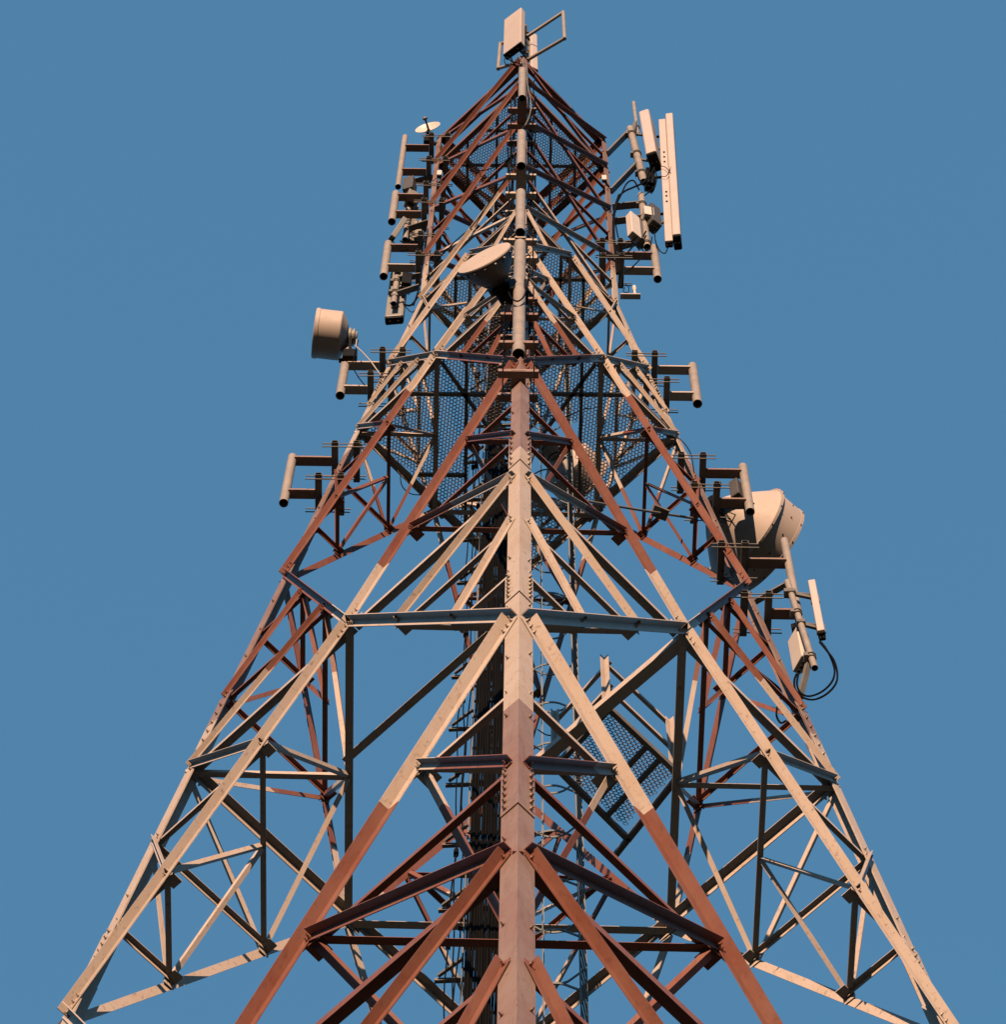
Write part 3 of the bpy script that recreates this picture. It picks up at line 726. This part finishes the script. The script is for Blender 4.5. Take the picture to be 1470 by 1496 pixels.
k_ = MB(); k_.bar(PA, PE, ZUP, .09, .09); k_.bar(PD, PH, ZUP, .09, .09); k_.build('clamp', M['black'], fr)
radio('small grey radio unit behind the wide top antenna', at(768, 66, -1.6), (.7, -.7), .16, .12, 1.2, 'radome_grey')
for lab, pts in (('black cable curling under the wide top antenna', [(742, 84, -2.05), (748, 90, -2.1), (757, 92, -2.1), (764, 98, -2.1), (770, 108, -2.2), (771, 125, -2.3), (773, 145, -2.3)]),
                 ('grey cable hanging down the near leg from the top antennas', [(757, 78, -2.05), (764, 92, -2.2), (770, 103, -2.5), (771, 125, -2.8), (776, 150, -2.75), (774, 168, -2.7), (768, 182, -2.65), (762, 190, -2.5)])):
    b_ = MB(); b_.tube(cr([at(*p) for p in pts]), .016 if 'black' in lab else .014, 6); tag(b_.build('cable', M['cable'] if 'black' in lab else M['galv_dark']), lab, 'cable')

# right shoulder
pa, pb = at(921, 188, -.1), at(941, 266, -.1)
pole('sloping grey antenna pole on the right shoulder with dark red arms', pa, pb, .085, [(W(1.95, -.0, pa.z-EYE-1.9), at(920, 192, -.1)), (W(1.97, .0, pb.z-EYE-.4), at(931, 240, -.1))], 'galv', .14, None, (.15, .5, .88))
pole('thin upright pole rising above the right shoulder', at(926, 150, .1), at(932, 196, .1), .045, [(at(929, 178, .1), at(925, 192, -.1))], 'galv', .1, None, (.2,))
qa, qb = at(937, 285, -.05), at(946, 361, -.05)
pole('lower grey antenna pole on the right shoulder', qa, qb, .075, [(W(1.97, .0, qa.z-EYE-.8), at(939, 298, -.05)), (W(1.97, 0, qb.z-EYE+.1), at(944, 350, -.05)), (W(1.99, .1, qb.z-EYE+2.4), at(941, 318, -.05))], 'galv', .15, None, (.05, .45, .8))
panel('thick short antenna with a dark base on the right shoulder', at(945, 174, -.25), at(956, 236, -.25), (-.35, -.94), .25, .46, 'radome', .05, (pb, pa))
panel('slim left antenna of the tall pair on the right shoulder', at(968, 178, -.1), at(978, 356, -.1), (-.12, -.99), .165, .14, 'radome', .02, (at(960, 350, .1), at(950, 180, .1)))
panel('slim right antenna of the tall pair on the right shoulder', at(979, 175, -.1), at(990, 353, -.1), (-.15, -.99), .175, .33, 'radome', .035)
sl_ = [o for o in COL.objects if o.get('label', '').startswith('slim left antenna of the tall pair')][0]
for y0 in (222, 229, 236, 280, 286, 294):
    k_ = MB(); p = at(968+(y0-178)*10/178, y0, -.185); k_.lathe(p, Vector((-.12, -.99, 0)), [(-.02, .022), (.012, .022), (.014, .01)], 10); k_.build('fixing', M['black'], sl_)
k_ = MB()
for y0, y1 in ((198, 199), (258, 257), (312, 311)):
    k_.bar(at(955, y0+2, .05), at(981, y1, .05), ZUP, .05, .05)
tag(k_.build('tie_bar', M['black']), 'dark tie bars holding the tall slim antenna pair to its pole', 'bracket')
radio('white radio unit tilted outward on the lower pole of the right shoulder', at(926, 332, -.25), (-.75, -.6), .17, .26, 1.5, 'box', .0)
radio('dark grey radio unit right of the lower pole on the right shoulder', at(955, 318, -.1), (.6, -.8), .25, .22, 1.3, 'dish_dark')
radio('dark radio unit left of the lower pole below the white unit', at(934, 345, .1), (-.4, -.9), .2, .2, 1.0, 'dish_dark')
radio('small pale bracket box on the lower pole of the right shoulder', at(948, 311, -.2), (.2, -.97), .22, .12, .6, 'box', 0, 4)
radio('dark filter box behind the thick short antenna', at(950, 262, .05), (.3, -.95), .2, .2, 1.2, 'black')
for lab, pts, r_ in (('thick black cable looping from the right leg to the lower antenna pole', [(899, 310, -.1), (903, 290, -.25), (912, 280, -.3), (925, 274, -.3), (938, 268, -.3), (950, 258, -.3), (956, 245, -.25)], .022),
                     ('black cable curving above the right leg under the shoulder arms', [(900, 300, -.1), (908, 284, -.2), (916, 268, -.2), (926, 264, -.2), (934, 277, -.1)], .018),
                     ('bundle cable along the right leg beside the red and white joint', [(902, 400, -.15), (900, 372, -.2), (897, 345, -.2), (897, 318, -.2), (900, 300, -.15), (905, 285, -.1)], .03),
                     ('pale cable running from the right leg up to the tilted white radio', [(905, 385, -.1), (915, 372, -.2), (925, 360, -.2), (938, 348, -.2), (944, 338, -.2)], .018),
                     ('thin wire loop on the tall slim antennas', [(966, 258, -.2), (975, 256, -.25), (982, 240, -.25), (979, 252, -.25), (983, 256, -.25), (972, 244, -.25), (964, 243, -.2)], .008)):
    b_ = MB(); b_.tube(cr([at(*p) for p in pts]), r_, 7); tag(b_.build('cable', M['cable']), lab, 'cable')
sh = thing('shelf_bracket', 'small dark shelf with a stub antenna on the right leg at the waist', 'bracket', at(912, 433, 0))
k_ = MB(); a0, a1 = W(rad(63.5), 0, at(923, 433, 0).z-EYE), at(936, 433, 0); k_.bar(a0, a1, ZUP, .05, .11); k_.build('shelf', M['paint'], sh)
k_ = MB(); q = at(928, 431, 0); k_.lathe(q, ZUP, [(0, .03), (.3, .03), (.32, .045), (.55, .04), (.6, .01)], 12); k_.build('stub', M['box'], sh)
# small boxes on both shoulders
for lab, px, py, Y in (('small white lamp box on the left leg below the small dish', 642, 254, -.15), ('small white lamp box on the right leg near the sloping pole', 883, 261, -.15)):
    t_ = thing('lamp_box', lab, 'lamp box', at(px, py, Y)); c = at(px, py, Y)
    k_ = MB(); k_.box(c, Vector((.055, 0, 0)), Vector((0, .04, 0)), ZUP*.17, .015); k_.build('housing', M['box'], t_)
    k_ = MB(); k_.box(c-ZUP*.2, Vector((.035, 0, 0)), Vector((0, .03, 0)), ZUP*.05, .01); k_.bar(c-ZUP*.2, Vector((math.copysign(1.93, c.x), -.02, c.z-.2)), ZUP, .05, .03); k_.build('bracket', M['black'], t_)

# left shoulder, behind the pipe mounts
pl0, pl1 = at(601, 258, .25), at(592, 350, .25)
pole('grey antenna pole half hidden behind the pipe mounts on the left shoulder', pl0, pl1, .06, [(W(-1.95, .1, pl0.z-EYE-.6), at(600, 266, .25)), (W(-1.95, .1, pl1.z-EYE+.8), at(595, 335, .25))], 'galv', .13, None, (.25, .4, .75))
panel('grey antenna hanging behind the left shoulder mounts', at(604, 300, .45), at(596, 352, .45), (-.5, .86), .24, .14, 'radome_grey', .03, (pl1, pl0))
panel('tilted grey antenna sticking out left between the pipe mounts', at(590, 322, .05), at(572, 349, .05), (-.8, -.5), .16, .12, 'radome_grey', .02)
radio('dark radio unit upper one on the hidden left pole', at(598, 272, .1), (-.3, -.95), .24, .2, .9, 'dish_dark')
radio('dark radio unit lower one on the hidden left pole', at(601, 290, .15), (.5, -.86), .22, .18, .8, 'radome_grey')
radio('pale radio unit right of the hidden left pole', at(611, 340, .5), (-.2, -.9), .22, .2, 1.2, 'galv')
ql0, ql1 = at(580, 405, .15), at(575, 444, .15)
pole('short stub pole carrying the hanging antenna below the left mounts', ql0, ql1, .06, [(W(-1.97, .1, ql0.z-EYE), at(580, 408, .15)), (W(-2.0, .1, ql1.z-EYE+1.0), at(578, 430, .15))], 'galv', .12, None, (.4, .8))
panel('large hanging antenna with a dark base below the left pipe mounts', at(584, 402, .42), at(576, 467, .42), (.1, .99), .37, .17, 'radome_grey', .04, (ql1, ql0))
radio('round dark filter can next to the hanging antenna', at(594, 412, .1), (.1, -.99), .2, .2, .7, 'black')
for lab, pts, r_ in (('black cable swinging from the hanging antenna to the left leg', [(590, 445, .3), (600, 446, .2), (608, 437, .1), (616, 425, .0), (627, 417, -.1)], .02),
                     ('thin black cable loop under the hanging antenna', [(588, 440, .3), (596, 452, .25), (603, 456, .2), (610, 450, .1), (603, 462, .0), (612, 470, .0)], .009),
                     ('black cable strung between the left mounts and the red leg', [(585, 352, .2), (592, 356, .15), (602, 353, .1), (612, 352, .05), (622, 353, .0)], .016),
                     ('black cable sloping across the left face from the near leg', [(752, 240, -2.0), (738, 262, -1.9), (715, 296, -1.5), (690, 330, -1.1), (668, 350, -.8), (652, 366, -.6), (636, 384, -.3), (622, 410, -.1)], .012),
                     ('second black cable sloping across the left face beside the first', [(752, 246, -2.0), (740, 262, -1.9), (722, 284, -1.6), (706, 310, -1.4), (694, 332, -1.1)], .010)):
    b_ = MB(); b_.tube(cr([at(*p) for p in pts]), r_, 6); tag(b_.build('cable', M['cable']), lab, 'cable')

# lower right cluster
ha, hb = at(1151, 850, -.2), at(1191, 976, -.2)
pole('thin grey antenna pole on the right leg below the big dish', ha, hb, .05, [(W(rad(48.9), .1, 48.9), at(1151, 853, -.15)), (W(rad(45.2)+.02, .05, 45.2), at(1184, 960, -.15))], 'galv', .09, None, (.12, .62, .86))
panel('slim pale antenna with a black foot out on the right of the tower', at(1187, 853, -.2), at(1201, 927, -.2), (-.2, -.98), .115, .15, 'radome', .02, (hb, ha))
radio('pale radio unit with dark fins behind the thin right pole', at(1167, 950, .05), (-.85, -.4), .30, .13, 1.1, 'box', 0)
radio('small black junction box behind the thin right pole', at(1166, 925, .1), (-.3, -.9), .15, .15, .5, 'black', 0, 4)
radio('small dark radio hanging on the mount above the big dish', at(1077, 718, .1), (-.6, -.8), .17, .2, .7, 'dish_dark', 0, 5)
for lab, pts in (('outer black cable loop below the slim right antenna', [(1198, 938, -.2), (1208, 950, -.25), (1219, 965, -.25), (1224, 985, -.25), (1221, 1000, -.25), (1208, 1014, -.2), (1190, 1022, -.2), (1174, 1019, -.15), (1163, 1008, -.1), (1161, 995, -.1), (1164, 985, -.1)]),
                 ('inner black cable loop below the slim right antenna', [(1200, 938, -.2), (1207, 947, -.2), (1215, 962, -.2), (1220, 980, -.2), (1216, 996, -.2), (1202, 1010, -.2), (1184, 1017, -.2), (1171, 1013, -.15), (1165, 1000, -.1), (1167, 984, -.1)]),
                 ('black cable dropping along the right leg under the slim antenna', [(1101, 975, .0), (1120, 990, .0), (1138, 1005, .0), (1142, 1015, .0), (1137, 1030, .05), (1135, 1045, .05), (1141, 1056, .05), (1149, 1053, .05)]),
                 ('thin cable arching off the right leg above the red arms', [(992, 640, -.05), (1002, 650, -.1), (1010, 664, -.1), (1013, 680, -.05), (1016, 700, .0)])):
    b_ = MB(); b_.tube(cr([at(*p) for p in pts]), .016 if 'thin' not in lab else .009, 6); tag(b_.build('cable', M['cable']), lab, 'cable')
k_ = MB(); k_.tube([at(856, 732, -.9), at(935, 745, -.4), at(1012, 757, .1)], .022, 8); k_.box(at(965, 749, -.2), Vector((.12, .05, 0)), Vector((-.03, .09, 0)), ZUP*.03)
tag(k_.build('conduit_pipe', M['galv_dark']), 'thin dark conduit crossing the right face to the right leg', 'conduit')

# cables down the near leg and loose jumpers
for sg in (-1, 1):
    for k in range(4):
        x = sg*(.15+.042*k); b_ = MB()
        pts = [W(x+.012*math.sin(h*1.7+k*2+sg), -(rad(h)-.24-.05*k)+.012*math.sin(h*1.1+k), h) for h in [50.5+.6*q for q in range(int((24.8-1.6*k)/.6))]]
        b_.tube(pts, .019, 7)
        tag(b_.build('feeder_cable', M['cable']), 'black feeder cable tied along the inside of the upper near leg', 'cable', 'feeder cables along the near leg')
for lab, r_, pts in (
    ('thick cable under the wide top antenna going to the dark pole', .018, [(747, 84, -2.1), (750, 92, -2.1), (757, 97, -2.0), (764, 92, -1.9), (767, 82, -1.8)]),
    ('thin looping cable left under the wide top antenna', .011, [(739, 83, -2.05), (737, 89, -2.05), (741, 95, -2.05), (748, 94, -2.05), (755, 98, -2.0), (762, 104, -2.0)]),
    ('cable from the narrow top antenna down the right of the near leg', .013, [(780, 106, -1.6), (782, 114, -1.8), (779, 126, -2.0), (781, 146, -2.0), (780, 170, -1.95), (782, 195, -1.9), (781, 225, -1.9)]),
    ('cable drooping across the red head from the near leg to the left', .012, [(750, 226, -1.9), (735, 238, -1.7), (715, 247, -1.4), (697, 250, -1.2), (686, 249, -1.0)]),
    ('jumper cable from the thick short antenna base to the sloping pole', .016, [(950, 243, -.25), (947, 256, -.3), (940, 266, -.3), (934, 262, -.25), (931, 250, -.2)]),
    ('jumper cable looping under the thick short antenna base', .014, [(956, 246, -.2), (960, 258, -.25), (957, 272, -.25), (949, 280, -.2), (942, 286, -.1)]),
    ('jumper cable from the slim left antenna to the dark grey radio', .012, [(976, 362, -.1), (972, 370, -.15), (964, 366, -.15), (958, 352, -.15), (957, 338, -.1)]),
    ('jumper cable from the tilted white radio to the right leg', .015, [(918, 352, -.25), (914, 362, -.25), (908, 360, -.2), (903, 345, -.15), (900, 328, -.1)]),
    ('short jumper cable between the dark radios of the right shoulder', .012, [(936, 358, .0), (942, 368, -.05), (950, 362, -.05), (953, 346, -.05)]),
    ('long cable drooping from the right shoulder pole to the waist', .013, [(946, 363, -.05), (936, 378, -.1), (922, 392, -.1), (910, 402, -.1), (906, 420, -.05)]),
    ('thin wire squiggle on the right leg below the empty mount', .009, [(914, 415, .0), (919, 420, -.05), (918, 427, -.05), (911, 426, -.05), (913, 420, .0)]),
    ('jumper cable hanging between the upper left radios', .013, [(597, 284, .1), (592, 296, .05), (597, 308, .1), (606, 306, .1), (611, 294, .1)]),
    ('jumper cable from the grey left antenna to the left leg', .014, [(597, 356, .45), (600, 364, .4), (608, 366, .3), (616, 358, .2), (622, 345, .1)]),
    ('thin jumper cable around the third left pipe mount', .010, [(574, 352, .0), (580, 362, -.05), (590, 366, .0), (600, 362, .05), (607, 352, .1)]),
    ('cable along the left leg beside the hanging antenna', .018, [(627, 330, .0), (622, 352, -.08), (619, 375, -.08), (615, 400, -.08), (611, 425, -.08), (604, 446, -.05)]),
    ('thin cable loop hanging under the widest mesh platform', .010, [(585, 690, .6), (586, 706, .6), (592, 716, .6), (602, 722, .6), (614, 723, .6)]),
    ('thin cable sagging below the widest mesh platform on the right', .010, [(815, 612, -.6), (835, 606, -.4), (852, 598, -.2), (868, 596, -.1), (880, 590, .0)]),
    ('cable curving from the far drum dish to the climbing ladder', .014, [(815, 700, 1.6), (808, 690, 1.4), (800, 676, 1.2), (806, 664, 1.1), (822, 660, 1.0), (836, 668, 1.0)]),
    ('cable sagging from the plan beam above the rest platform', .012, [(940, 980, .0), (915, 998, -.1), (893, 1018, -.1), (880, 1040, -.05), (862, 1056, .0)]),
    ('thin cable lying along the left side of the rest platform', .010, [(786, 1066, .2), (800, 1074, .1), (815, 1072, .0), (835, 1062, .0), (850, 1050, .0)]),
    ('cable from the ribbed dish hub along its mounting pipe', .014, [(742, 424, -3.6), (748, 436, -3.75), (757, 440, -3.8), (766, 432, -3.78), (771, 415, -3.75)]),
    ('loop of cable beside the lowest pipe of the near leg', .010, [(748, 415, -3.4), (744, 424, -3.5), (748, 433, -3.5), (754, 428, -3.5), (752, 417, -3.45)])):
    b_ = MB(); b_.tube(cr([at(*p) for p in pts]), r_, 6); tag(b_.build('cable', M['cable']), lab, 'cable')
